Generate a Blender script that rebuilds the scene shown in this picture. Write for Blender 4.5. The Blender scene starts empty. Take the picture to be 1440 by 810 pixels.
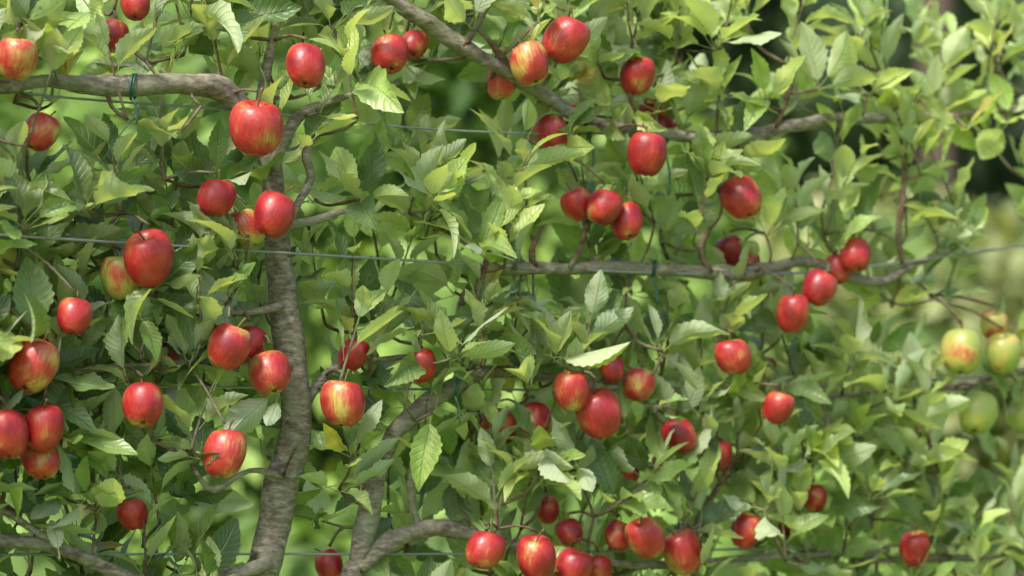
import bpy, math, random
import numpy as np
from mathutils import Vector, Matrix
random.seed(11); rng=np.random.default_rng(7)
sc=bpy.context.scene
LIGHT=dict(sun=4.7,angle=9,sky=0.27,el=52,az=-148)

# ------------------------------------------------------------ camera
F=90.0; K=36.0/1440/F
CZ=1.3; TH=math.atan(165*K)
fw=Vector((0,math.cos(TH),math.sin(TH))); up=Vector((0,-math.sin(TH),math.cos(TH))); rt=Vector((1,0,0)); C=Vector((0,0,CZ))
cam=bpy.data.cameras.new("camera"); co=bpy.data.objects.new("camera",cam); sc.collection.objects.link(co)
co.location=C; co.rotation_euler=(math.pi/2+TH,0,0); cam.lens=F; cam.sensor_width=36; cam.clip_end=600; cam.clip_start=0.05
cam.dof.use_dof=True; cam.dof.focus_distance=3.98; cam.dof.aperture_fstop=2.3; cam.dof.aperture_blades=9
sc.camera=co
# the espalier row runs away to the right: distance along the row
def D(p): return 1.0/(0.263-4.1e-5*p)
def W(a,b,dy=0.0):
    d=D(a)+dy
    return C+(fw+rt*((a-720)*K)+up*((405-b)*K))*d
def P(v):
    q=Vector(v)-C; d=q.dot(fw)
    return 720+q.dot(rt)/d/K, 405-q.dot(up)/d/K, d

# ------------------------------------------------------------ materials
def mat(name):
    m=bpy.data.materials.new(name); m.use_nodes=True; nt=m.node_tree; nt.nodes.clear()
    return m,nt
def N(nt,t,**k):
    n=nt.nodes.new(t)
    for a,b in k.items():
        if a.startswith('_'): setattr(n,a[1:],b)
        else:
            n.inputs[a.replace('9',' ')].default_value=b
    return n
def M(nt,op,a,b=None,clamp=False):
    n=nt.nodes.new('ShaderNodeMath'); n.operation=op; n.use_clamp=clamp
    for i,x in enumerate((a,b)):
        if x is None: continue
        if isinstance(x,(int,float)): n.inputs[i].default_value=x
        else: nt.links.new(x,n.inputs[i])
    return n.outputs[0]
def MIX(nt,f,a,b,mode='MIX'):
    n=nt.nodes.new('ShaderNodeMix'); n.data_type='RGBA'; n.blend_type=mode
    for i,x in ((0,f),(6,a),(7,b)):
        if isinstance(x,(int,float)): n.inputs[i].default_value=x
        elif isinstance(x,tuple): n.inputs[i].default_value=(*x,1) if len(x)==3 else x
        else: nt.links.new(x,n.inputs[i])
    return n.outputs[2]
def ramp(nt,f,stops):
    n=nt.nodes.new('ShaderNodeValToRGB'); r=n.color_ramp
    while len(r.elements)<len(stops): r.elements.new(0.5)
    for e,(p,c) in zip(r.elements,stops): e.position=p; e.color=(*c,1)
    nt.links.new(f,n.inputs[0]); return n.outputs[0]

def leaf_material(name,veins=True,transl=0.35,rough=0.45,spec=0.5):
    m,nt=mat(name); L=nt.links.new
    out=N(nt,'ShaderNodeOutputMaterial'); at=N(nt,'ShaderNodeAttribute',_attribute_name='leafcol')
    col=at.outputs['Color']
    p=N(nt,'ShaderNodeBsdfPrincipled',Roughness=rough); p.inputs['Specular IOR Level'].default_value=spec
    if veins:
        tc=N(nt,'ShaderNodeTexCoord'); nz=N(nt,'ShaderNodeTexNoise',Scale=42.0,Detail=2.0); L(tc.outputs['Object'],nz.inputs['Vector'])
        v=M(nt,'ADD',M(nt,'MULTIPLY',nz.outputs[0],0.8),0.6)
        hs=N(nt,'ShaderNodeHueSaturation'); L(col,hs.inputs['Color']); L(v,hs.inputs['Value']); col=hs.outputs[0]
        uv=N(nt,'ShaderNodeUVMap',_uv_map='UVMap'); s=N(nt,'ShaderNodeSeparateXYZ'); L(uv.outputs[0],s.inputs[0])
        ax=M(nt,'ABSOLUTE',M(nt,'SUBTRACT',s.outputs[0],0.5))
        mid=M(nt,'SUBTRACT',1.0,M(nt,'MULTIPLY',ax,20.0),True)
        ph=M(nt,'FRACT',M(nt,'SUBTRACT',M(nt,'MULTIPLY',s.outputs[1],9.0),M(nt,'MULTIPLY',ax,4.0)))
        sv=M(nt,'SUBTRACT',1.0,M(nt,'MULTIPLY',M(nt,'ABSOLUTE',M(nt,'SUBTRACT',ph,0.5)),5.0),True)
        vein=M(nt,'MAXIMUM',mid,M(nt,'MULTIPLY',sv,0.4))
        lite=MIX(nt,0.6,col,(0.45,0.52,0.24))
        col=MIX(nt,M(nt,'MULTIPLY',vein,0.55),col,lite)
        sp=ramp(nt,nz.outputs[0],[(0.72,(0,0,0)),(0.76,(1,1,1))])
        col=MIX(nt,M(nt,'MULTIPLY',sp,0.6),col,(0.14,0.08,0.03))
        geo=N(nt,'ShaderNodeNewGeometry')
        under=MIX(nt,0.68,col,(0.46,0.53,0.37))
        col=MIX(nt,geo.outputs['Backfacing'],col,under)
        rr=M(nt,'ADD',M(nt,'MULTIPLY',geo.outputs['Backfacing'],0.3),M(nt,'ADD',rough-0.1,M(nt,'MULTIPLY',nz.outputs[0],0.2)))
        L(rr,p.inputs['Roughness'])
        b=N(nt,'ShaderNodeBump',Strength=0.8,Distance=0.0025)
        pil=M(nt,'ADD',M(nt,'MULTIPLY',vein,-1.0),M(nt,'MULTIPLY',nz.outputs[0],0.9)); L(pil,b.inputs['Height']); L(b.outputs[0],p.inputs['Normal'])
    L(col,p.inputs['Base Color'])
    t=N(nt,'ShaderNodeBsdfTranslucent'); 
    tcx=MIX(nt,1.0,col,(1.75,1.65,0.55),'MULTIPLY'); L(tcx,t.inputs['Color'])
    mx=N(nt,'ShaderNodeMixShader'); mx.inputs[0].default_value=transl
    L(p.outputs[0],mx.inputs[1]); L(t.outputs[0],mx.inputs[2]); L(mx.outputs[0],out.inputs[0])
    return m
leafM=leaf_material("apple_leaf",spec=.75,transl=.33,rough=.43)
bgleafM=leaf_material("shrub_leaf",False,0.3,0.55,0.4)

def bark_material(name,c1,c2,c3,sc1=1.0):
    m,nt=mat(name); L=nt.links.new
    out=N(nt,'ShaderNodeOutputMaterial'); p=N(nt,'ShaderNodeBsdfPrincipled',Roughness=0.85); p.inputs['Specular IOR Level'].default_value=0.25
    tc=N(nt,'ShaderNodeTexCoord'); mp=N(nt,'ShaderNodeMapping'); mp.inputs['Scale'].default_value=(1,1,2.4); L(tc.outputs['Object'],mp.inputs[0])
    a=N(nt,'ShaderNodeTexNoise',Scale=55*sc1,Detail=7.0,Roughness=0.7); L(mp.outputs[0],a.inputs['Vector'])
    b=N(nt,'ShaderNodeTexNoise',Scale=14*sc1,Detail=5.0); L(tc.outputs['Object'],b.inputs['Vector'])
    c=ramp(nt,a.outputs[0],[(0.33,c1),(0.5,c2),(0.70,c3)])
    g=ramp(nt,b.outputs[0],[(0.46,(0,0,0)),(0.62,(1,1,1))])
    c=MIX(nt,M(nt,'MULTIPLY',g,0.55),c,(0.22,0.23,0.15)); L(c,p.inputs['Base Color'])
    bp=N(nt,'ShaderNodeBump',Strength=0.8,Distance=0.005); L(a.outputs[0],bp.inputs['Height']); L(bp.outputs[0],p.inputs['Normal'])
    L(p.outputs[0],out.inputs[0]); return m
barkM=bark_material("apple_bark",(0.075,0.06,0.045),(0.20,0.17,0.13),(0.40,0.37,0.31))
twigM=bark_material("twig_bark",(0.05,0.028,0.016),(0.12,0.075,0.045),(0.24,0.17,0.11))

def simple(name,col,rough=0.6,metal=0.0,noise=0.3,scale=60):
    m,nt=mat(name); L=nt.links.new
    out=N(nt,'ShaderNodeOutputMaterial'); p=N(nt,'ShaderNodeBsdfPrincipled',Roughness=rough,Metallic=metal)
    tc=N(nt,'ShaderNodeTexCoord'); a=N(nt,'ShaderNodeTexNoise',Scale=float(scale),Detail=4.0); L(tc.outputs['Object'],a.inputs['Vector'])
    c=MIX(nt,a.outputs[0],tuple(x*(1-noise) for x in col),tuple(x*(1+noise) for x in col)); L(c,p.inputs['Base Color'])
    L(p.outputs[0],out.inputs[0]); return m
wireM=simple("galvanised_wire",(0.26,0.27,0.27),0.5,0.4)
tieM=simple("green_plastic",(0.01,0.08,0.05),0.4)
stemM=simple("apple_stem",(0.13,0.09,0.03),0.7)
calM=simple("apple_calyx",(0.05,0.035,0.02),0.9)
woodM=simple("weathered_wood",(0.25,0.2,0.14),0.8)
tbarkM=simple("brown_bark",(0.08,0.055,0.04),0.9)
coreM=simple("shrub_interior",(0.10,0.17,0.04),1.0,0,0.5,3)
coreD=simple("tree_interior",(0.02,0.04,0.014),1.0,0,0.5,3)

def apple_material():
    m,nt=mat("apple_skin"); L=nt.links.new
    out=N(nt,'ShaderNodeOutputMaterial'); p=N(nt,'ShaderNodeBsdfPrincipled',Roughness=0.4)
    p.inputs['Coat Weight'].default_value=0.10; p.inputs['Coat Roughness'].default_value=0.25
    tc=N(nt,'ShaderNodeTexCoord'); oi=N(nt,'ShaderNodeObjectInfo'); s=N(nt,'ShaderNodeSeparateColor'); L(oi.outputs['Color'],s.inputs[0])
    cb=N(nt,'ShaderNodeCombineXYZ'); 
    for i in range(3): L(M(nt,'MULTIPLY',oi.outputs['Random'],17.0+i*9),cb.inputs[i])
    ad=N(nt,'ShaderNodeVectorMath',_operation='ADD'); L(tc.outputs['Object'],ad.inputs[0]); L(cb.outputs[0],ad.inputs[1])
    mp=N(nt,'ShaderNodeMapping'); mp.inputs['Scale'].default_value=(1,1,0.12); L(ad.outputs[0],mp.inputs[0])
    a=N(nt,'ShaderNodeTexNoise',Scale=9.0,Detail=5.0,Roughness=0.65); L(mp.outputs[0],a.inputs['Vector'])
    b=N(nt,'ShaderNodeTexNoise',Scale=0.8,Detail=1.5); L(ad.outputs[0],b.inputs['Vector'])
    x=M(nt,'ADD',M(nt,'MULTIPLY',M(nt,'SUBTRACT',a.outputs[0],0.5),0.85),M(nt,'MULTIPLY',M(nt,'SUBTRACT',b.outputs[0],0.5),1.6))
    sx=N(nt,'ShaderNodeSeparateXYZ'); L(tc.outputs['Object'],sx.inputs[0])
    low=M(nt,'MULTIPLY',M(nt,'ABSOLUTE',sx.outputs[2]),-0.08)
    x=M(nt,'ADD',M(nt,'ADD',x,low),s.outputs[0],True)
    c=ramp(nt,x,[(0.0,(0.26,0.32,0.07)),(0.26,(0.42,0.34,0.08)),(0.44,(0.42,0.14,0.05)),(0.60,(0.39,0.038,0.028)),(0.80,(0.33,0.016,0.018)),(1.0,(0.21,0.008,0.013))])
    v=N(nt,'ShaderNodeTexVoronoi',Scale=9.0); L(ad.outputs[0],v.inputs['Vector'])
    d=ramp(nt,v.outputs['Distance'],[(0.05,(1,1,1)),(0.10,(0,0,0))])
    c=MIX(nt,M(nt,'MULTIPLY',d,0.3),c,(0.5,0.32,0.18))
    r=M(nt,'POWER',M(nt,'ADD',M(nt,'MULTIPLY',sx.outputs[0],sx.outputs[0]),M(nt,'MULTIPLY',sx.outputs[1],sx.outputs[1])),0.5)
    dim=M(nt,'MULTIPLY',M(nt,'SUBTRACT',1.0,M(nt,'MULTIPLY',r,3.0),True),0.85)
    c=MIX(nt,dim,c,(0.25,0.2,0.06))
    L(c,p.inputs['Base Color'])
    n3=N(nt,'ShaderNodeTexNoise',Scale=5.0,Detail=3.0); L(ad.outputs[0],n3.inputs['Vector'])
    L(M(nt,'ADD',M(nt,'MULTIPLY',n3.outputs[0],0.25),0.28),p.inputs['Roughness'])
    bp=N(nt,'ShaderNodeBump',Strength=0.06,Distance=0.05); L(n3.outputs[0],bp.inputs['Height']); L(bp.outputs[0],p.inputs['Normal'])
    L(p.outputs[0],out.inputs[0]); return m
skinM=apple_material()

# ------------------------------------------------------------ helpers
def link(o,parent=None):
    sc.collection.objects.link(o)
    if parent: o.parent=parent
    return o
def catmull(pts,step):
    pts=[np.array(p,float) for p in pts]; P0=[2*pts[0]-pts[1]]+pts+[2*pts[-1]-pts[-2]]; out=[]
    for i in range(1,len(P0)-2):
        a,b,c,d=P0[i-1:i+3]; n=max(2,int(np.linalg.norm((c-b)[:3])/step))
        for j in range(n):
            t=j/n; out.append(0.5*((2*b)+(-a+c)*t+(2*a-5*b+4*c-d)*t*t+(-a+3*b-3*c+d)*t**3))
    out.append(pts[-1]); return out
class Tubes:
    def __init__(s): s.v=[]; s.f=[]; s.m=[]
    def add(s,pts,sides=10,step=0.02,wob=0.12,mi=0):
        """pts: (x,y,z,r)"""
        c=catmull(pts,step); base=len(s.v); n=len(c)
        prev=Vector((1,0.2,0.1)); ph=[random.uniform(0,6.28) for _ in range(4)]
        for i,q in enumerate(c):
            a=Vector(c[max(0,i-1)][:3]); b=Vector(c[min(n-1,i+1)][:3]); t=(b-a)
            t=t.normalized() if t.length>1e-9 else Vector((0,0,1))
            e=prev-t*prev.dot(t); e=e.normalized() if e.length>1e-6 else t.orthogonal().normalized(); g=t.cross(e); prev=e
            for k in range(sides):
                an=2*math.pi*k/sides
                w=1+wob*(math.sin(i*0.9+ph[0]+an)*.5+math.sin(i*0.37+ph[1]+2*an)*.7+random.uniform(-.4,.4))
                s.v.append(Vector(q[:3])+(e*math.cos(an)+g*math.sin(an))*max(q[3],0.0004)*w)
        for i in range(n-1):
            for k in range(sides):
                s.f.append((base+i*sides+k,base+i*sides+(k+1)%sides,base+(i+1)*sides+(k+1)%sides,base+(i+1)*sides+k)); s.m.append(mi)
        s.f.append(tuple(base+(n-1)*sides+k for k in range(sides))); s.m.append(mi)
        s.f.append(tuple(base+k for k in reversed(range(sides)))); s.m.append(mi)
    def obj(s,name,mats,parent=None):
        me=bpy.data.meshes.new(name); me.from_pydata([tuple(v) for v in s.v],[],s.f); 
        for m in mats: me.materials.append(m)
        me.polygons.foreach_set('material_index',s.m); me.polygons.foreach_set('use_smooth',[True]*len(s.f)); me.update()
        return link(bpy.data.objects.new(name,me),parent)

# ------------------------------------------------------------ apples
prof=[(0.0,0.60),(0.09,0.66),(0.2,0.80),(0.36,0.92),(0.57,0.94),(0.78,0.81),(0.93,0.54),(1.0,0.18),(0.975,-0.2),(0.87,-0.55),(0.71,-0.82),(0.52,-0.98),(0.36,-1.03),(0.22,-0.99),(0.11,-0.90),(0.0,-0.86)]
def apple_mesh(seed,hs):
    r=random.Random(seed); pr=catmull([(a,b,0) for a,b in prof],0.11); S=32
    v=[];f=[];mi=[]
    ph=r.uniform(0,6.28); lop=r.uniform(0.03,0.09)
    for i,(a,b,_) in enumerate(pr):
        for k in range(S):
            an=2*math.pi*k/S; lowf=max(0,-b)
            w=1+0.035*lowf*math.cos(5*an)+0.025*math.cos(2*an+ph)+lop*0.6*math.cos(an+ph)*b+0.012*math.cos(3*an+2*ph)
            v.append((max(a,0.001)*w*math.cos(an),max(a,0.001)*w*math.sin(an),b*hs+lop*math.cos(an+ph)*a+0.03*lowf*math.cos(5*an)*(a<0.6)))
    n=len(pr)
    for i in range(n-1):
        for k in range(S): f.append((i*S+k,(i+1)*S+k,(i+1)*S+(k+1)%S,i*S+(k+1)%S)); mi.append(0)
    t=Tubes(); bx,by=r.uniform(-.25,.25),r.uniform(-.25,.25)
    random.seed(seed); t.add([(0,0,.55*hs,.05),(bx*.2,by*.2,.85,.04),(bx,by,1.25,.045),(bx*1.8,by*1.8,1.5,.07)],8,0.1,0.08)
    b0=len(v); v+= [tuple(q) for q in t.v]; f+=[tuple(b0+j for j in q) for q in t.f]; mi+=[1]*len(t.f)
    for k in range(5):  # dried sepals in the calyx
        an=2*math.pi*k/5+.3; ca,sa=math.cos(an),math.sin(an); b0=len(v); z=-0.9*hs
        v+=[(ca*.12-sa*.05,sa*.12+ca*.05,z+.02),(ca*.12+sa*.05,sa*.12-ca*.05,z+.02),(ca*.09,sa*.09,z-.13),(ca*.02,sa*.02,z-.17)]
        f+=[(b0,b0+1,b0+2),(b0,b0+2,b0+3),(b0+1,b0+3,b0+2)]; mi+=[2]*3
    me=bpy.data.meshes.new("apple"); me.from_pydata(v,[],f)
    for m in (skinM,stemM,calM): me.materials.append(m)
    me.polygons.foreach_set('material_index',mi); me.polygons.foreach_set('use_smooth',[True]*len(f)); me.update(); return me
AM=[apple_mesh(s,h) for s,h in ((1,1.0),(2,1.05),(3,0.95),(4,1.02),(5,1.08),(6,.98),(9,1.03))]
# layout: along-row, height, size, visible(1)/tucked(0), ripeness
AP=[(24,82,56,1,.60),(57,185,48,.5,.66),(160,50,30,0,.8),(360,179,72,1,.70),(430,92,54,1,.72),(548,76,50,.6,.70),(582,63,34,0,.8),
(795,56,58,1,.76),(745,89,54,1,.56),(896,106,46,.4,.75),(776,188,48,.3,.7),(812,152,36,0,.7),(910,216,52,1,.88),(928,180,40,0,.9),(915,158,26,0,.8),
(1042,277,54,1,.78),(1027,352,38,0,.9),(1048,364,38,0,.7),(850,291,48,1,.78),(881,311,46,.8,.8),(812,287,44,.5,.74),
(304,278,50,.5,.78),(385,301,56,1,.80),(347,320,46,.4,.45),(209,363,66,1,.80),(170,390,54,.4,.34),(104,444,48,1,.80),(60,466,34,0,.8),(47,514,66,1,.74),
(322,487,58,1,.68),(352,482,42,.4,.75),(379,524,58,1,.68),(235,502,38,.1,.9),(201,569,56,1,.78),(482,566,60,1,.66),(497,498,40,.2,.8),(592,514,44,.4,.66),
(10,610,58,1,.78),(62,601,54,.9,.75),(57,646,50,.6,.66),(316,637,58,1,.63),(186,722,42,.2,.75),(804,549,50,1,.78),(842,581,60,1,.78),(752,590,44,.3,.62),
(860,518,36,.2,.85),(898,541,44,.4,.55),(700,600,50,.1,.7),(1031,501,48,1,.76),(1094,573,44,1,.78),(1073,520,24,0,.85),(955,612,44,.5,.8),(985,611,28,0,.8),
(1115,440,46,1,.78),(1152,404,46,1,.78),(1177,379,36,.3,.75),(1203,359,42,.7,.8),(1352,494,56,1,.13),(1411,496,48,1,.10),(1398,457,38,.5,.3),(1375,580,52,.8,-.1),(1437,584,42,.6,-.1),
(682,773,50,1,.76),(754,784,54,1,.76),(806,798,50,1,.8),(908,756,50,1,.66),(960,776,54,.7,.66),(870,753,38,.3,.8),(1050,746,42,.5,.78),(1145,700,30,.2,.8),(1108,735,24,0,.8),
(1287,771,44,.7,.68),(880,667,30,0,.8),(935,655,36,.1,.75),(1008,640,42,.3,.7),(768,716,22,0,.8),(800,748,36,.2,.8),(842,801,26,.2,.8),(706,115,42,.2,.5),(190,4,36,.3,.8),(463,795,30,.1,.8)]
random.seed(5)
apples=[]
for i,(a,b,s,vis,ripe) in enumerate(AP):
    dy=-0.11+0.13*(1-vis)+random.uniform(-.02,.02)
    if vis<=0.1: dy=0.05
    w=W(a,b,dy); d=D(a)+dy; R=s*K*d/2*1.05
    if vis<0.5 and R<0.023: R=0.023
    o=bpy.data.objects.new("apple",AM[(i*3+i//4)%7]); link(o); o.location=w; o.scale=(R,R,R)
    o.rotation_euler=(random.uniform(-.5,.4),random.uniform(-.4,.4),random.uniform(0,6.28)); o.color=(ripe*0.96+0.03,0,0,1)
    apples.append((a,b,R/(K*d),vis,d,w,R))
APXY=np.array([(x[0],x[1],x[2],x[3],x[4]) for x in apples])

# ------------------------------------------------------------ trees: wood
trees=[bpy.data.objects.new("apple_tree",None) for _ in range(3)]
for t,p in zip(trees,(375,500,1560)):
    link(t); w=W(p,850); t.location=(w.x,w.y,0)
bpy.context.view_layer.update()
wood=[Tubes(),Tubes(),Tubes()]
def U(p): return K*D(p)
def limb(ti,pts,dy=0.0,sides=12,ground=False,wob=0.10,mi=0,step=0.012,th=1.0):
    q=[]
    for p in pts:
        y=p[3] if len(p)>3 else dy
        w=W(p[0],p[1],y); q.append((w.x,w.y,w.z,p[2]*U(p[0])*th))
    if ground:
        x,y,z,r=q[0]; q=[(x+.03,y+.01,-0.05,r*1.7),(x+.02,y,0.15,r*1.3),(x,y,z*0.5,r*1.15)]+q
    wood[ti].add(q,sides,step,wob,mi)
    for v in q: skel.append((Vector(v[:3]),ti))
    for v in catmull(q,0.05): skel.append((Vector(v[:3]),ti))
skel=[]
limb(0,[(366,850,25),(374,790,25),(385,740,24),(396,680,24),(414,620,23),(417,580,22),(408,500,22),(398,420,21),(391,350,19),(385,270,15),(380,215,14),(368,160,10),(376,90,7),(392,20,5),(398,-80,5),(405,-200,4)],0,18,True,0.06)
limb(0,[(384,240,13),(366,190,13),(340,150,14),(300,122,17),(230,118,15),(150,121,14),(60,114,10),(0,123,10),(-90,116,8),(-200,110,6),(-330,116,4)],-.03,14,wob=.13)
limb(0,[(384,240,9),(405,185,9),(425,160,7),(450,148,6),(500,132,4),(560,118,3)],-.05,10,wob=.2)
limb(0,[(402,320,7),(418,290,6),(436,250,6),(430,215,5),(446,190,4)],-.05,8,wob=.25)
limb(0,[(404,318,6),(440,310,6),(480,298,4),(505,300,2.5)],-.06,8,wob=.25)
limb(0,[(408,515,8),(360,508,6),(300,508,6),(210,514,5),(130,520,6),(40,526,5),(-60,530,4),(-200,535,3)],-.02,10,wob=.2)
limb(0,[(414,590,8),(445,545,6),(475,515,5),(540,505,4),(600,500,3)],0,10,wob=.2)
limb(0,[(398,670,5),(350,662,4),(300,690,4),(270,655,3)],-.03,8,wob=.2)
limb(0,[(380,790,10),(260,830,12),(180,812,10),(130,790,10),(70,768,10),(0,760,10),(-100,750,8),(-300,745,5)],-.03,12,wob=.15,th=.9)
limb(0,[(80,768,6),(40,740,6),(0,716,6),(-60,700,4)],-.03,8,wob=.2)
limb(0,[(396,430,6),(340,440,4),(280,432,3),(240,425,2)],-.03,8,wob=.2)
limb(0,[(398,-60,9),(440,-70,11),(500,-50,11),(560,5,12),(610,38,12),(650,65,12),(700,94,11),(760,130,10),(830,172,10),(930,188,9),(1040,197,9),(1095,181,10),(1180,168,10),(1300,165,7),(1380,158,6),(1480,148,5)],-.03,12,wob=.15,th=.95)
limb(1,[(492,850,18),(503,790,17),(515,740,18),(525,680,18),(548,620,16),(590,575,15),(650,537,14),(700,522,10),(780,532,8),(860,545,7),(1000,550,6),(1150,558,4),(1280,545,3)],.0,14,True,.13,th=.85)
limb(1,[(505,800,14),(540,765,16),(580,750,17),(610,742,15),(680,755,9),(760,775,8),(900,795,7),(1050,785,6),(1250,775,4)],-.01,12,wob=.2,th=.8)
limb(1,[(590,745,9),(578,700,8),(580,660,7),(600,620,5)],-.0,9,wob=.2,th=.75)
limb(1,[(640,540,6,.08),(650,500,6,.1),(645,440,6,.1),(670,395,7,.04),(720,378,8),(800,378,9),(860,376,9),(940,380,9),(1040,384,10),(1080,377,10),(1140,368,7),(1200,392,8),(1240,396,7),(1290,370,5),(1340,352,3)],-.03,10,wob=.17)
for pts in ([(1000,383,5),(985,350,5),(995,325,3)],[(752,378,5),(748,350,5),(764,320,3)],[(800,378,5),(818,345,4),(826,310,3)],[(725,378,4),(716,345,4),(708,318,3)],
            [(668,440,4),(672,410,5),(680,380,5),(688,352,4)],[(1268,372,4),(1264,320,4),(1272,250,4),(1268,190,3),(1276,130,2)],[(948,810,5),(975,750,4),(1000,700,4),(1030,650,3)],
            [(720,100,6),(690,60,4),(660,30,3)],[(650,65,5),(680,20,4),(700,-20,3)],[(900,188,4),(890,150,4),(880,110,2)],[(1090,182,4),(1110,130,3),(1120,90,2)],[(820,165,4),(815,120,3)]):
    limb(1,pts,-.04,8,wob=.3,mi=1)
limb(2,[(1600,850,22),(1590,700,22),(1585,550,19),(1580,400,16),(1580,200,12),(1570,0,8)],0.0,12,True,.1)
limb(2,[(1585,560,10),(1500,520,8),(1420,525,6),(1340,545,5),(1290,535,3)],0,9,wob=.2)
limb(2,[(1585,800,10),(1450,790,8),(1330,785,6),(1200,790,4)],0.02,9,wob=.2)
limb(2,[(1580,170,9),(1500,160,8),(1420,120,5),(1390,60,3)],0,9,wob=.2)

# ------------------------------------------------------------ foliage layout (60x58 units per cell)
G=["556777676536655631012014","564455776566768754324446","454235565211466776657775","411343345221466664334554","425654434536457764322431",
"7677653355655566553456"+"20","777666322335555544566420","877765346656777666433432","888876457667888776665134","887766557667888877766555",
"788775565678888887777633","787763563467888888888733","778753354567787788888867","667764234564234477888888"]
spots=[]
for r in range(-3,18):
    for c in range(-5,30):
        if 0<=r<14 and 0<=c<24: d=int(G[r][c])
        else:
            rr=min(max(r,0),13); cc=min(max(c,0),23); d=max(3,int(G[rr][cc])-1) 
            if r<0: d=3 if c<15 else (0 if c<24 else 3)
        lam=(d/8.0)**1.5*2.1
        k=int(lam)+(random.random()<lam-int(lam))
        for _ in range(k):
            a=(c+random.random())*60; b=(r+random.random())*58
            dy=random.uniform(-.10,.14)
            spots.append((a,b,dy))
# ------------------------------------------------------------ leaves: numpy batch
NL=17; cross=np.array([-1,-.55,0,.55,1.0])
class Leaves:
    def __init__(s): s.rows=[]
    def add(s,base,d,n,length,width,fold,bend,wave,col,pet):
        s.rows.append((*base,*d,*n,length,width,fold,bend,wave,*col,pet))
    def obj(s,name,parent=None,m=leafM):
        A=np.array(s.rows); n=len(A)
        base=A[:,0:3]; d=A[:,3:6]; nn=A[:,6:9]
        ln,wd,fo,be,wa=[A[:,i][:,None,None] for i in range(9,14)]; col=A[:,14:17]; pet=A[:,17]
        d/=np.linalg.norm(d,axis=1)[:,None]; nn=nn-d*(nn*d).sum(1)[:,None]; nn/=np.linalg.norm(nn,axis=1)[:,None]; sx=np.cross(d,nn)
        t0=np.linspace(0,1,NL); t=t0[None,:,None]; x=cross[None,None,:]
        pk=rng.uniform(.78,.98,(n,1,1))
        shape=np.sin(np.pi*np.clip(t,0,1)**pk)**0.8*(1-0.22*t**3)
        shape=shape*(1+0.13*((np.arange(NL)%2)[None,:,None]-.5)*(np.abs(x)>.9))
        ph=rng.uniform(0,6.28,(n,1,1)); ph2=rng.uniform(0,6.28,(n,1,1)); side=rng.normal(0,.11,(n,1,1)); tw=rng.normal(0,.6,(n,1,1))
        X=x*shape*wd*.5*ln
        ang=be*t; by=np.where(np.abs(be)>1e-3,np.sin(ang)/np.where(np.abs(be)>1e-3,be,1),t); bz=-(1-np.cos(ang))/np.where(np.abs(be)>1e-3,be,1)
        Y=by*ln+0*x; Zc=np.abs(x)**1.2*shape*wd*.5*ln*fo + wa*ln*np.sin(t*13+ph+(x>0)*ph2)*np.abs(x)**1.5*shape
        ct,st=np.cos(tw*t),np.sin(tw*t)   # blade twists along its length
        X,Zc=X*ct-Zc*st,X*st+Zc*ct
        X=X+side*ln*t*t; Z=bz*ln+Zc
        V=base[:,None,None,:]+X[...,None]*sx[:,None,None,:]+Y[...,None]*d[:,None,None,:]+Z[...,None]*nn[:,None,None,:]
        V=V.reshape(n,-1,3); m1=NL*5
        q=[]
        for e in (0,1):
            for k in range(3):
                a=2*math.pi*k/3; rr=0.0009
                cen=base-d*(pet*e)[:,None]-nn*(pet*0.25*e)[:,None]+d*(0.004*(1-e))
                q.append(cen+sx*(math.cos(a)*rr)+nn*(math.sin(a)*rr))
        Q=np.stack(q,1); V=np.concatenate([V,Q],1); nv=m1+6
        fl=[]
        for i in range(NL-1):
            for j in range(4): a=i*5+j; fl.append((a,a+1,a+6,a+5))
        for k in range(3): fl.append((m1+k,m1+(k+1)%3,m1+3+(k+1)%3,m1+3+k))
        fl=np.array(fl); faces=(fl[None]+(np.arange(n)*nv)[:,None,None]).reshape(-1,4)
        me=bpy.data.meshes.new(name); me.vertices.add(n*nv); me.vertices.foreach_set('co',V.reshape(-1).astype(np.float32))
        me.loops.add(faces.size); me.loops.foreach_set('vertex_index',faces.reshape(-1).astype(np.int32))
        me.polygons.add(len(faces)); me.polygons.foreach_set('loop_start',(np.arange(len(faces))*4).astype(np.int32)); me.polygons.foreach_set('loop_total',np.full(len(faces),4,np.int32))
        me.polygons.foreach_set('use_smooth',np.ones(len(faces),bool)); me.update(calc_edges=True)
        ca=me.color_attributes.new('leafcol','FLOAT_COLOR','POINT'); cc=np.ones((n,nv,4),np.float32); cc[:,:,:3]=col[:,None,:]; 
        cc[:,m1:,:3]=np.array((0.24,0.31,0.10)); ca.data.foreach_set('color',cc.reshape(-1))
        tu=np.broadcast_to(t0[:,None],(NL,5)).reshape(-1); xu=np.broadcast_to(cross*.5+.5,(NL,5)).reshape(-1)
        uvv=np.concatenate([np.stack([xu,tu],1),np.full((6,2),.5)]); uv=me.uv_layers.new(name='UVMap')
        lu=uvv[fl.reshape(-1)]; uv.data.foreach_set('uv',np.tile(lu,(n,1)).reshape(-1).astype(np.float32))
        me.materials.append(m); return link(bpy.data.objects.new(name,me),parent)
LV=[Leaves(),Leaves(),Leaves()]
pal=[(0.072,0.13,0.042),(0.15,0.235,0.066),(0.25,0.355,0.098),(0.42,0.53,0.16)]
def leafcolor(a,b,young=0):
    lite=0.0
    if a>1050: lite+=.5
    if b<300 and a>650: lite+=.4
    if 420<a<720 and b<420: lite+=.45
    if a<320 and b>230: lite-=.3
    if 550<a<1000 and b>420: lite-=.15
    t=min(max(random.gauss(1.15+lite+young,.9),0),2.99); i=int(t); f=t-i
    c=[pal[i][k]*(1-f)+pal[i+1][k]*f for k in range(3)]
    if random.random()<.012: c=[.40,.36,.09]
    j=random.uniform(.85,1.15); return [c[0]*j*random.uniform(.92,1.1),c[1]*j,c[2]*j]
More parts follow.
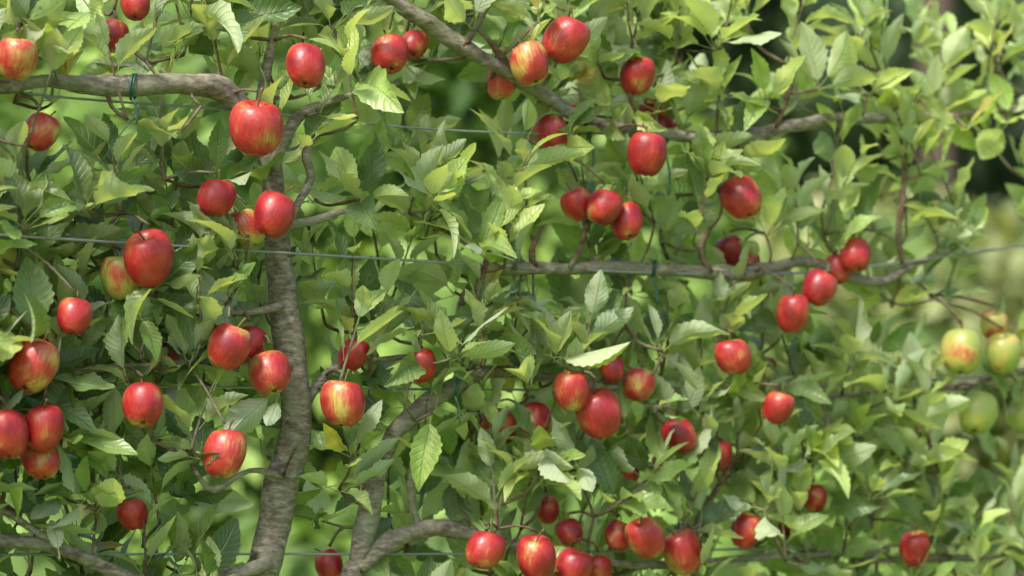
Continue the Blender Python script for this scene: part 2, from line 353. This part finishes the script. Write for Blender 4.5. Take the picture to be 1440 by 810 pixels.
# wood and wire the foliage leaves open: (x0,y0,x1,y1,clearance,prob)
CL=[(366,850,385,740,24,.93),(385,740,396,690,24,.9),(414,610,417,560,22,.9),(417,560,408,490,22,.55),(408,490,398,420,23,.93),(398,420,389,335,22,.95),(386,270,380,210,16,.8),
(340,150,300,120,20,.9),(300,120,230,118,18,.92),(230,118,150,121,18,.9),(150,121,60,114,14,.7),(60,114,0,123,12,.7),(405,185,450,148,12,.8),(418,290,436,250,10,.8),(436,250,432,210,10,.8),(410,316,480,298,10,.8),
(590,28,650,65,16,.9),(650,65,720,104,15,.9),(720,104,800,152,12,.6),(1060,195,1110,178,14,.8),(1110,178,1190,168,14,.85),(700,378,800,378,14,.75),(800,378,940,380,14,.92),(940,380,1080,378,14,.9),(1080,378,1200,390,12,.5),(1200,392,1260,388,12,.8),
(505,790,525,680,16,.75),(560,600,650,537,14,.8),(540,765,610,742,14,.85),(578,720,580,660,8,.5),(0,762,130,790,14,.85),(0,716,60,752,10,.7),
(415,356,660,371,7,.85),(230,148,330,155,5,.7),(560,178,760,188,8,.95),(1290,365,1440,346,8,.9),(1130,543,1200,540,6,.6),(975,750,1030,650,6,.6),(1268,330,1272,230,6,.6),(680,385,688,352,8,.85),(985,360,990,325,8,.7),(750,360,764,320,8,.7)]
def blocked(base,dv,ln):
    for f in (0.0,.35,.65,1.0):
        q=base+dv*(ln*f); a,b,d=P(q)
        dd=(APXY[:,0]-a)**2+(APXY[:,1]-b)**2
        rr=APXY[:,2]*(0.58+0.27*APXY[:,3]) + (5 if f in(.35,.65) else 0)
        hit=(dd<rr**2)&(d<APXY[:,4]+0.03)&(APXY[:,3]>0.15)
        if hit.any():
            vis=APXY[hit,3].max()
            if random.random()<.5+.44*vis: return True
        ins=(dd<(APXY[:,2]*1.0)**2)&(np.abs(d-APXY[:,4])<0.03)
        if ins.any(): return True
        if d<D(a)+.02:
            for x0,y0,x1,y1,r,pr in CL:
                ex,ey=x1-x0,y1-y0; t=((a-x0)*ex+(b-y0)*ey)/(ex*ex+ey*ey)
                if 0<=t<=1 and abs((a-x0)*ey-(b-y0)*ex)/math.hypot(ex,ey)<r+(5 if f in (.35,.65) else 0) and random.random()<pr*.85: return True
    return False
def rnd(): return Vector((random.gauss(0,1),random.gauss(0,1),random.gauss(0,1)))
def put(ti,base,dv,nv,ln,a,b,young=0,pet=.02):
    if blocked(base,dv,ln): return
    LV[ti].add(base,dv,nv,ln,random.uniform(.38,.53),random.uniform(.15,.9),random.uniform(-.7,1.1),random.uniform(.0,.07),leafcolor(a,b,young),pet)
def tree_of(a): return 0 if a<440 else (1 if a<1260 else 2)
def rosette(a,b,dy):
    c=W(a,b,dy); ti=tree_of(a)
    ax=(Vector((random.uniform(-.6,.6),random.uniform(-1.0,.25),random.uniform(.3,1.1)))).normalized()
    e=ax.orthogonal().normalized(); g=ax.cross(e); n=random.choice((5,6,6,7,8)); p0=random.uniform(0,6.28)
    young=random.gauss(0,.3); size=random.uniform(.92,1.16)
    for i in range(n):
        ph=p0+i*2.4+random.uniform(-.3,.3)
        dv=(e*math.cos(ph)+g*math.sin(ph))+ax*random.uniform(-.2,1.3)+Vector((0,0,random.uniform(-.3,.5)))
        dv.normalize(); pet=random.uniform(.013,.03); ln=random.uniform(.055,.108)*size
        nv=ax+Vector((0,0,.3))+rnd()*.45
        if random.random()<.15: nv=-nv
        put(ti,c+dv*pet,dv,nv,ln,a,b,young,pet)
    return c
def shoot(a,b,dy,length,lean=None):
    c=W(a,b,dy); ti=tree_of(a)
    ax=Vector((random.uniform(-.35,.35),random.uniform(-.3,.2),1)).normalized() if lean is None else Vector(lean).normalized()
    n=int(length/.016); p0=random.uniform(0,6.28); cur=Vector((random.uniform(-1,1),random.uniform(-1,1),0))*.15
    pts=[]
    for i in range(n+1):
        t=i/n; q=c+ax*(length*t)+cur*(length*t*t); pts.append((q.x,q.y,q.z,.0026*(1-.6*t)))
        if i<1: continue
        ph=p0+i*2.4; e=ax.orthogonal().normalized(); g=ax.cross(e); rad=e*math.cos(ph)+g*math.sin(ph)
        dv=(rad+ax*random.uniform(.6,1.8)*(0.6+t)).normalized(); pet=random.uniform(.010,.02)
        ln=(.096-.034*t)*random.uniform(.8,1.15)
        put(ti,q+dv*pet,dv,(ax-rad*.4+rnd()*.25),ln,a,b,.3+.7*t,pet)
    wood[ti].add(pts,6,.03,.05,1); return c
nodes=[]
for (a,b,dy) in spots:
    if random.random()<.34: nodes.append((shoot(a,b+30,dy,random.uniform(.07,.17)),a,b))
    else: nodes.append((rosette(a,b,dy),a,b))
for a,b,l in ((598,335,.17),(575,300,.10),(625,300,.1),(1312,150,.13),(1275,330,.22),(1190,110,.1),(1225,70,.08),(1400,110,.12),(30,345,.12),(700,330,.14),(720,500,.15),(880,460,.12),(1160,330,.14),(1250,120,.1),(950,90,.12),(170,300,.1),(500,470,.14),(1010,470,.1),(1170,250,.12)):
    nodes.append((shoot(a,b,-.03,l),a,b))
# ------------------------------------------------------------ twigs
sk=[v for v,_ in skel]; SK=np.array([tuple(v) for v in sk])
rem=sorted(nodes,key=lambda q: np.min(((SK-np.array(q[0]))**2).sum(1)))
for c,a,b in rem:
    ti=tree_of(a)
    pn=np.array(c); df=SK-pn; dist=np.sqrt((df**2).sum(1))+np.where(df[:,2]>0.0,.03,0)
    j=int(np.argmin(dist)); q=Vector(SK[j]); L0=(q-c).length
    if L0>0.4: continue
    mid=(q+c)*.5+Vector((random.uniform(-.15,.15),random.uniform(-.15,.15),-.08))*L0
    wood[ti].add([(q.x,q.y,q.z,.0030),(mid.x,mid.y,mid.z,.0026),(c.x,c.y,c.z,.0022)],6,.015,.3,1)
    SK=np.vstack([SK,pn[None],np.array(mid)[None]])
for (a,b,r,vis,d,w,R) in apples:
    top=w+Vector((0,0,R*1.35)); pn=np.array(top); df=SK-pn; dist=np.sqrt((df**2).sum(1))+np.where(df[:,2]<-.01,.08,0); j=int(np.argmin(dist)); q=Vector(SK[j])
    if (q-top).length<.25:
        mid=(q+top)*.5+Vector((0,0,.006)); wood[tree_of(a)].add([(q.x,q.y,q.z,.0028),(mid.x,mid.y,mid.z,.0022),(top.x,top.y,top.z,.0022)],6,.015,.3,1)
for i,t in enumerate(trees):
    inv=Matrix.Translation(-t.location)
    o=wood[i].obj("trunk_and_branches",[barkM,twigM]); o.parent=t; o.matrix_parent_inverse=inv
    o=LV[i].obj("leaves"); o.parent=t; o.matrix_parent_inverse=inv

# ------------------------------------------------------------ trellis
def wire(pts,name="trellis_wire",r=.0016,dy=0.0):
    t=Tubes(); q=[]
    for p in pts: w=W(p[0],p[1],dy); q.append((w.x,w.y,w.z,r))
    t.add(q,8,.05,0.02); return t.obj(name,[wireM])
wire([(-500,92),(-200,108),(100,138),(330,155),(560,178),(760,188),(1000,184),(1200,172),(1440,153),(1900,125)],dy=-.01,r=.002)
wire([(-500,300),(-200,318),(150,340),(410,356),(660,371),(900,383),(1080,385),(1230,374),(1440,346),(1900,290)],r=.0024,dy=-.04)
wire([(-500,541),(100,543),(700,548),(1000,549),(1150,543),(1330,532),(1900,505)],dy=.02,r=.0019)
wire([(-500,782),(300,779),(700,778),(1440,765),(1900,755)],r=.002,dy=-.0)
w=[W(190,165,-.06),W(172,185,-.06),W(140,232,-.06)]
t=Tubes(); t.add([(*p,.0009) for p in w],6,.02,0); t.obj("tie_string",[tieM])
for a,b,r,ln in ((186,122,15,0),(918,378,10,0),(640,545,12,0),(935,240,2,50),(828,182,11,0)):
    t=Tubes(); c=W(a,b,-.03)
    for k in range(2):
        pts=[]; R=(r+2)*U(a)
        if ln: continue
        for i in range(13):
            an=2*math.pi*i/12; pts.append((c.x+.004*k+.002*math.sin(an),c.y+math.cos(an)*R,c.z+math.sin(an)*R*1.05,.0016))
        t.add(pts,6,.01,0)
    e=W(a+6,b+(35 if ln else 52),-.07); s=W(a,b+(-32 if ln else r),-.06)
    t.add([(s.x,s.y,s.z,.0015),((s.x+e.x)/2+.004,s.y,(s.z+e.z)/2,.0018),(e.x,e.y,e.z,.0012)],6,.01,.3)
    t.obj("plant_tie",[tieM])
t=Tubes(); t.add([(*W(1238,506,-.04),.002),(*W(1262,520,-.04),.0035),(*W(1285,533,-.04),.003)],8,.01,.05); t.add([(*W(1280,524,-.04),.005),(*W(1292,540,-.04),.005)],8,.01,.02); t.obj("wire_strainer",[wireM])
for p in (-500,1900):
    b=W(p,500,0); t=Tubes(); t.add([(b.x,b.y,-.1,.045),(b.x,b.y,1.0,.045),(b.x,b.y,2.0,.043)],14,.1,.03); t.obj("trellis_post",[woodM])

# ------------------------------------------------------------ background
random.seed(21)
def ground():
    me=bpy.data.meshes.new("ground"); s=300; me.from_pydata([(-s,-s,0),(s,-s,0),(s,s,0),(-s,s,0)],[],[(0,1,2,3)])
    m,nt=mat("lawn_grass"); L=nt.links.new; out=N(nt,'ShaderNodeOutputMaterial'); p=N(nt,'ShaderNodeBsdfPrincipled',Roughness=0.8)
    tc=N(nt,'ShaderNodeTexCoord'); a=N(nt,'ShaderNodeTexNoise',Scale=1.2,Detail=8.0); L(tc.outputs['Object'],a.inputs['Vector'])
    b=N(nt,'ShaderNodeTexNoise',Scale=60.0,Detail=3.0); L(tc.outputs['Object'],b.inputs['Vector'])
    c=ramp(nt,a.outputs[0],[(0.3,(0.16,0.30,0.035)),(0.6,(0.27,0.45,0.06)),(0.8,(0.33,0.42,0.10))])
    c=MIX(nt,.4,c,MIX(nt,1.0,c,b.outputs[1],'MULTIPLY')); L(c,p.inputs['Base Color'])
    bp=N(nt,'ShaderNodeBump',Strength=.8,Distance=.03); L(b.outputs[0],bp.inputs['Height']); L(bp.outputs[0],p.inputs['Normal']); L(p.outputs[0],out.inputs[0])
    me.materials.append(m); link(bpy.data.objects.new("ground",me))
ground()
import bmesh
def mass(name,blobs,n,size,pals,trunk=None,core=.82,cm=None):
    V=[];Fc=[];MI=[];CO=[]
    bm=bmesh.new(); bmesh.ops.create_icosphere(bm,subdivisions=2,radius=1); iv=[v.co.copy() for v in bm.verts]; ifc=[[v.index for v in f.verts] for f in bm.faces]; bm.free()
    ar=[b[3]*b[5] for b in blobs]
    for b in blobs:
        o=len(V)
        for v in iv:
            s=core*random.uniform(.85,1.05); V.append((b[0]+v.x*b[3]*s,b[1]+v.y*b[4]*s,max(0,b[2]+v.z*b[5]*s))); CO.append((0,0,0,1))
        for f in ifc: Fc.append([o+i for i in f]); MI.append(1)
    cum=random.choices(range(len(blobs)),weights=ar,k=n)
    tint=[random.gauss(0,.6) for _ in blobs]
    for k in cum:
        b=blobs[k]; u=rnd().normalized(); 
        if u.y>.3 and random.random()<.6: u.y=-u.y
        s=random.uniform(.78,1.08); c=Vector((b[0]+u.x*b[3]*s,b[1]+u.y*b[4]*s,b[2]+u.z*b[5]*s))
        if c.z<.02: continue
        nv=(u+Vector((0,0,.5))+rnd()*.5).normalized(); e=(nv.orthogonal()*1.0+rnd()*.6); e=(e-nv*e.dot(nv)).normalized(); g=nv.cross(e)
        L0=size*random.uniform(.6,1.3); o=len(V); w=L0*.28
        V+= [tuple(c),tuple(c+e*L0*.45+g*w-nv*L0*.02),tuple(c+e*L0-nv*L0*.2),tuple(c+e*L0*.45-g*w-nv*L0*.02),tuple(c+e*L0*.5-nv*L0*.08)]
        Fc+=[[o,o+1,o+4],[o+1,o+2,o+4],[o+2,o+3,o+4],[o+3,o,o+4]]; MI+=[0]*4
        t=min(max(random.gauss(1+tint[k],.6),0),len(pals)-1.01); i=int(t); f=t-i
        cc=[pals[i][j]*(1-f)+pals[i+1][j]*f for j in range(3)]; CO+=[(*cc,1)]*5
    if trunk:
        t=Tubes()
        for tr in trunk: t.add(tr,10,.3,.1)
        o=len(V); V+=[tuple(v) for v in t.v]; Fc+=[[o+i for i in f] for f in t.f]; MI+=[2]*len(t.f); CO+=[(0,0,0,1)]*len(t.v)
    me=bpy.data.meshes.new(name); me.from_pydata(V,[],Fc); me.materials.append(bgleafM); me.materials.append(cm or coreM); me.materials.append(tbarkM)
    me.polygons.foreach_set('material_index',MI); ca=me.color_attributes.new('leafcol','FLOAT_COLOR','POINT'); ca.data.foreach_set('color',np.array(CO,np.float32).reshape(-1)); me.update()
    return link(bpy.data.objects.new(name,me))
gA=[(0.08,0.155,0.035),(0.16,0.27,0.055),(0.27,0.41,0.09),(0.40,0.53,0.15)]
gD=[(0.018,0.04,0.014),(0.035,0.07,0.02),(0.06,0.105,0.03)]
gP=[(0.19,0.235,0.09),(0.29,0.335,0.135),(0.38,0.41,0.185),(0.41,0.39,0.22)]
def R_(a,b): return random.uniform(a,b)
bl=[]
for ix in range(13):
    for iz in range(5):
        x=-5+ix*.47+R_(-.2,.2); z=.35+iz*.62+R_(-.2,.2)
        if x>.5 and z>2.3: continue
        r=R_(.33,.6); bl.append((x,R_(8.6,10.2)+.25*iz,z,r*1.15,r,r))
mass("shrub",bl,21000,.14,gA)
bl=[]
for i in range(44):
    x=R_(.9,10); y=R_(15,20); r=R_(.6,1.1); bl.append((x,y,R_(.2,2.3),r*1.3,r,r*.8))
mass("shrub",bl,15000,.22,gP)
bl=[]
for i in range(14):
    x=R_(1.9,5); y=R_(10,12.5); r=R_(.25,.5); bl.append((x,y,R_(.1,.9),r*1.2,r,r))
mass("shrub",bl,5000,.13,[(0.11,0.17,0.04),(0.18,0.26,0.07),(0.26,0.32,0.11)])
for (x0,x1,y0,n) in ((-22,-8,28,22),(-9,2,30,22),(1,11,27,24),(10,24,30,22)):
    bl=[]
    for i in range(n):
        r=R_(1.2,2.2); bl.append((R_(x0,x1),R_(y0,y0+5),R_(1.5,9.5),r*1.2,r,r))
    xx=4.2 if x0==1 else x0*.6+x1*.4
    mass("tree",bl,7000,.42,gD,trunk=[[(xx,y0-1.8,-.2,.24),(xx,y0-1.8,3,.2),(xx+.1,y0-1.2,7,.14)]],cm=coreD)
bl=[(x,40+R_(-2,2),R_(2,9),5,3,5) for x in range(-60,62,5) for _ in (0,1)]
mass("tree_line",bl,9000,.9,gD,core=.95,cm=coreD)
t=[];fc=[];col=[]
for i in range(5000):
    x=R_(-2.5,6); y=R_(10.5,17)
    h=R_(.2,.6)*(1.6 if x>2 else .6); a=R_(0,6.28); dx,dy=math.cos(a),math.sin(a); o=len(t); w=.008; le=R_(.05,.3)*h
    t+=[(x-dy*w,y+dx*w,0),(x+dy*w,y-dx*w,0),(x+dx*le*.4+dy*w*.7,y+dy*le*.4-dx*w*.7,h*.6),(x+dx*le*.4-dy*w*.7,y+dy*le*.4+dx*w*.7,h*.6),(x+dx*le,y+dy*le,h)]
    fc+=[(o,o+1,o+2,o+3),(o+3,o+2,o+4)]; c=random.choice(gP[:3]+gA[2:]); col+=[(*c,1)]*5
me=bpy.data.meshes.new("tall_grass"); me.from_pydata(t,[],fc); me.materials.append(bgleafM); ca=me.color_attributes.new('leafcol','FLOAT_COLOR','POINT'); ca.data.foreach_set('color',np.array(col,np.float32).reshape(-1)); link(bpy.data.objects.new("tall_grass",me))

# ------------------------------------------------------------ light
wd=bpy.data.worlds.new("World"); sc.world=wd; wd.use_nodes=True; nt=wd.node_tree; bg=nt.nodes['Background']
sky=nt.nodes.new('ShaderNodeTexSky'); sky.sky_type='NISHITA'; sky.sun_disc=False
el=math.radians(LIGHT['el']); az=math.radians(LIGHT['az'])
sky.sun_elevation=el; sky.sun_rotation=az; sky.air_density=1.0; sky.dust_density=4.0
nt.links.new(sky.outputs[0],bg.inputs[0]); bg.inputs[1].default_value=LIGHT['sky']
sd=Vector((math.sin(az)*math.cos(el),math.cos(az)*math.cos(el),math.sin(el)))
l=bpy.data.lights.new("sun",'SUN'); l.energy=LIGHT['sun']; l.angle=math.radians(LIGHT['angle']); l.color=(1,.96,.89)
lo=bpy.data.objects.new("sun",l); link(lo); lo.rotation_euler=sd.to_track_quat('Z','Y').to_euler(); lo.location=(0,0,10)
sc.view_settings.view_transform='Standard'; sc.view_settings.look='None'; sc.view_settings.exposure=0; sc.view_settings.gamma=1
print("leaves",[len(x.rows) for x in LV])
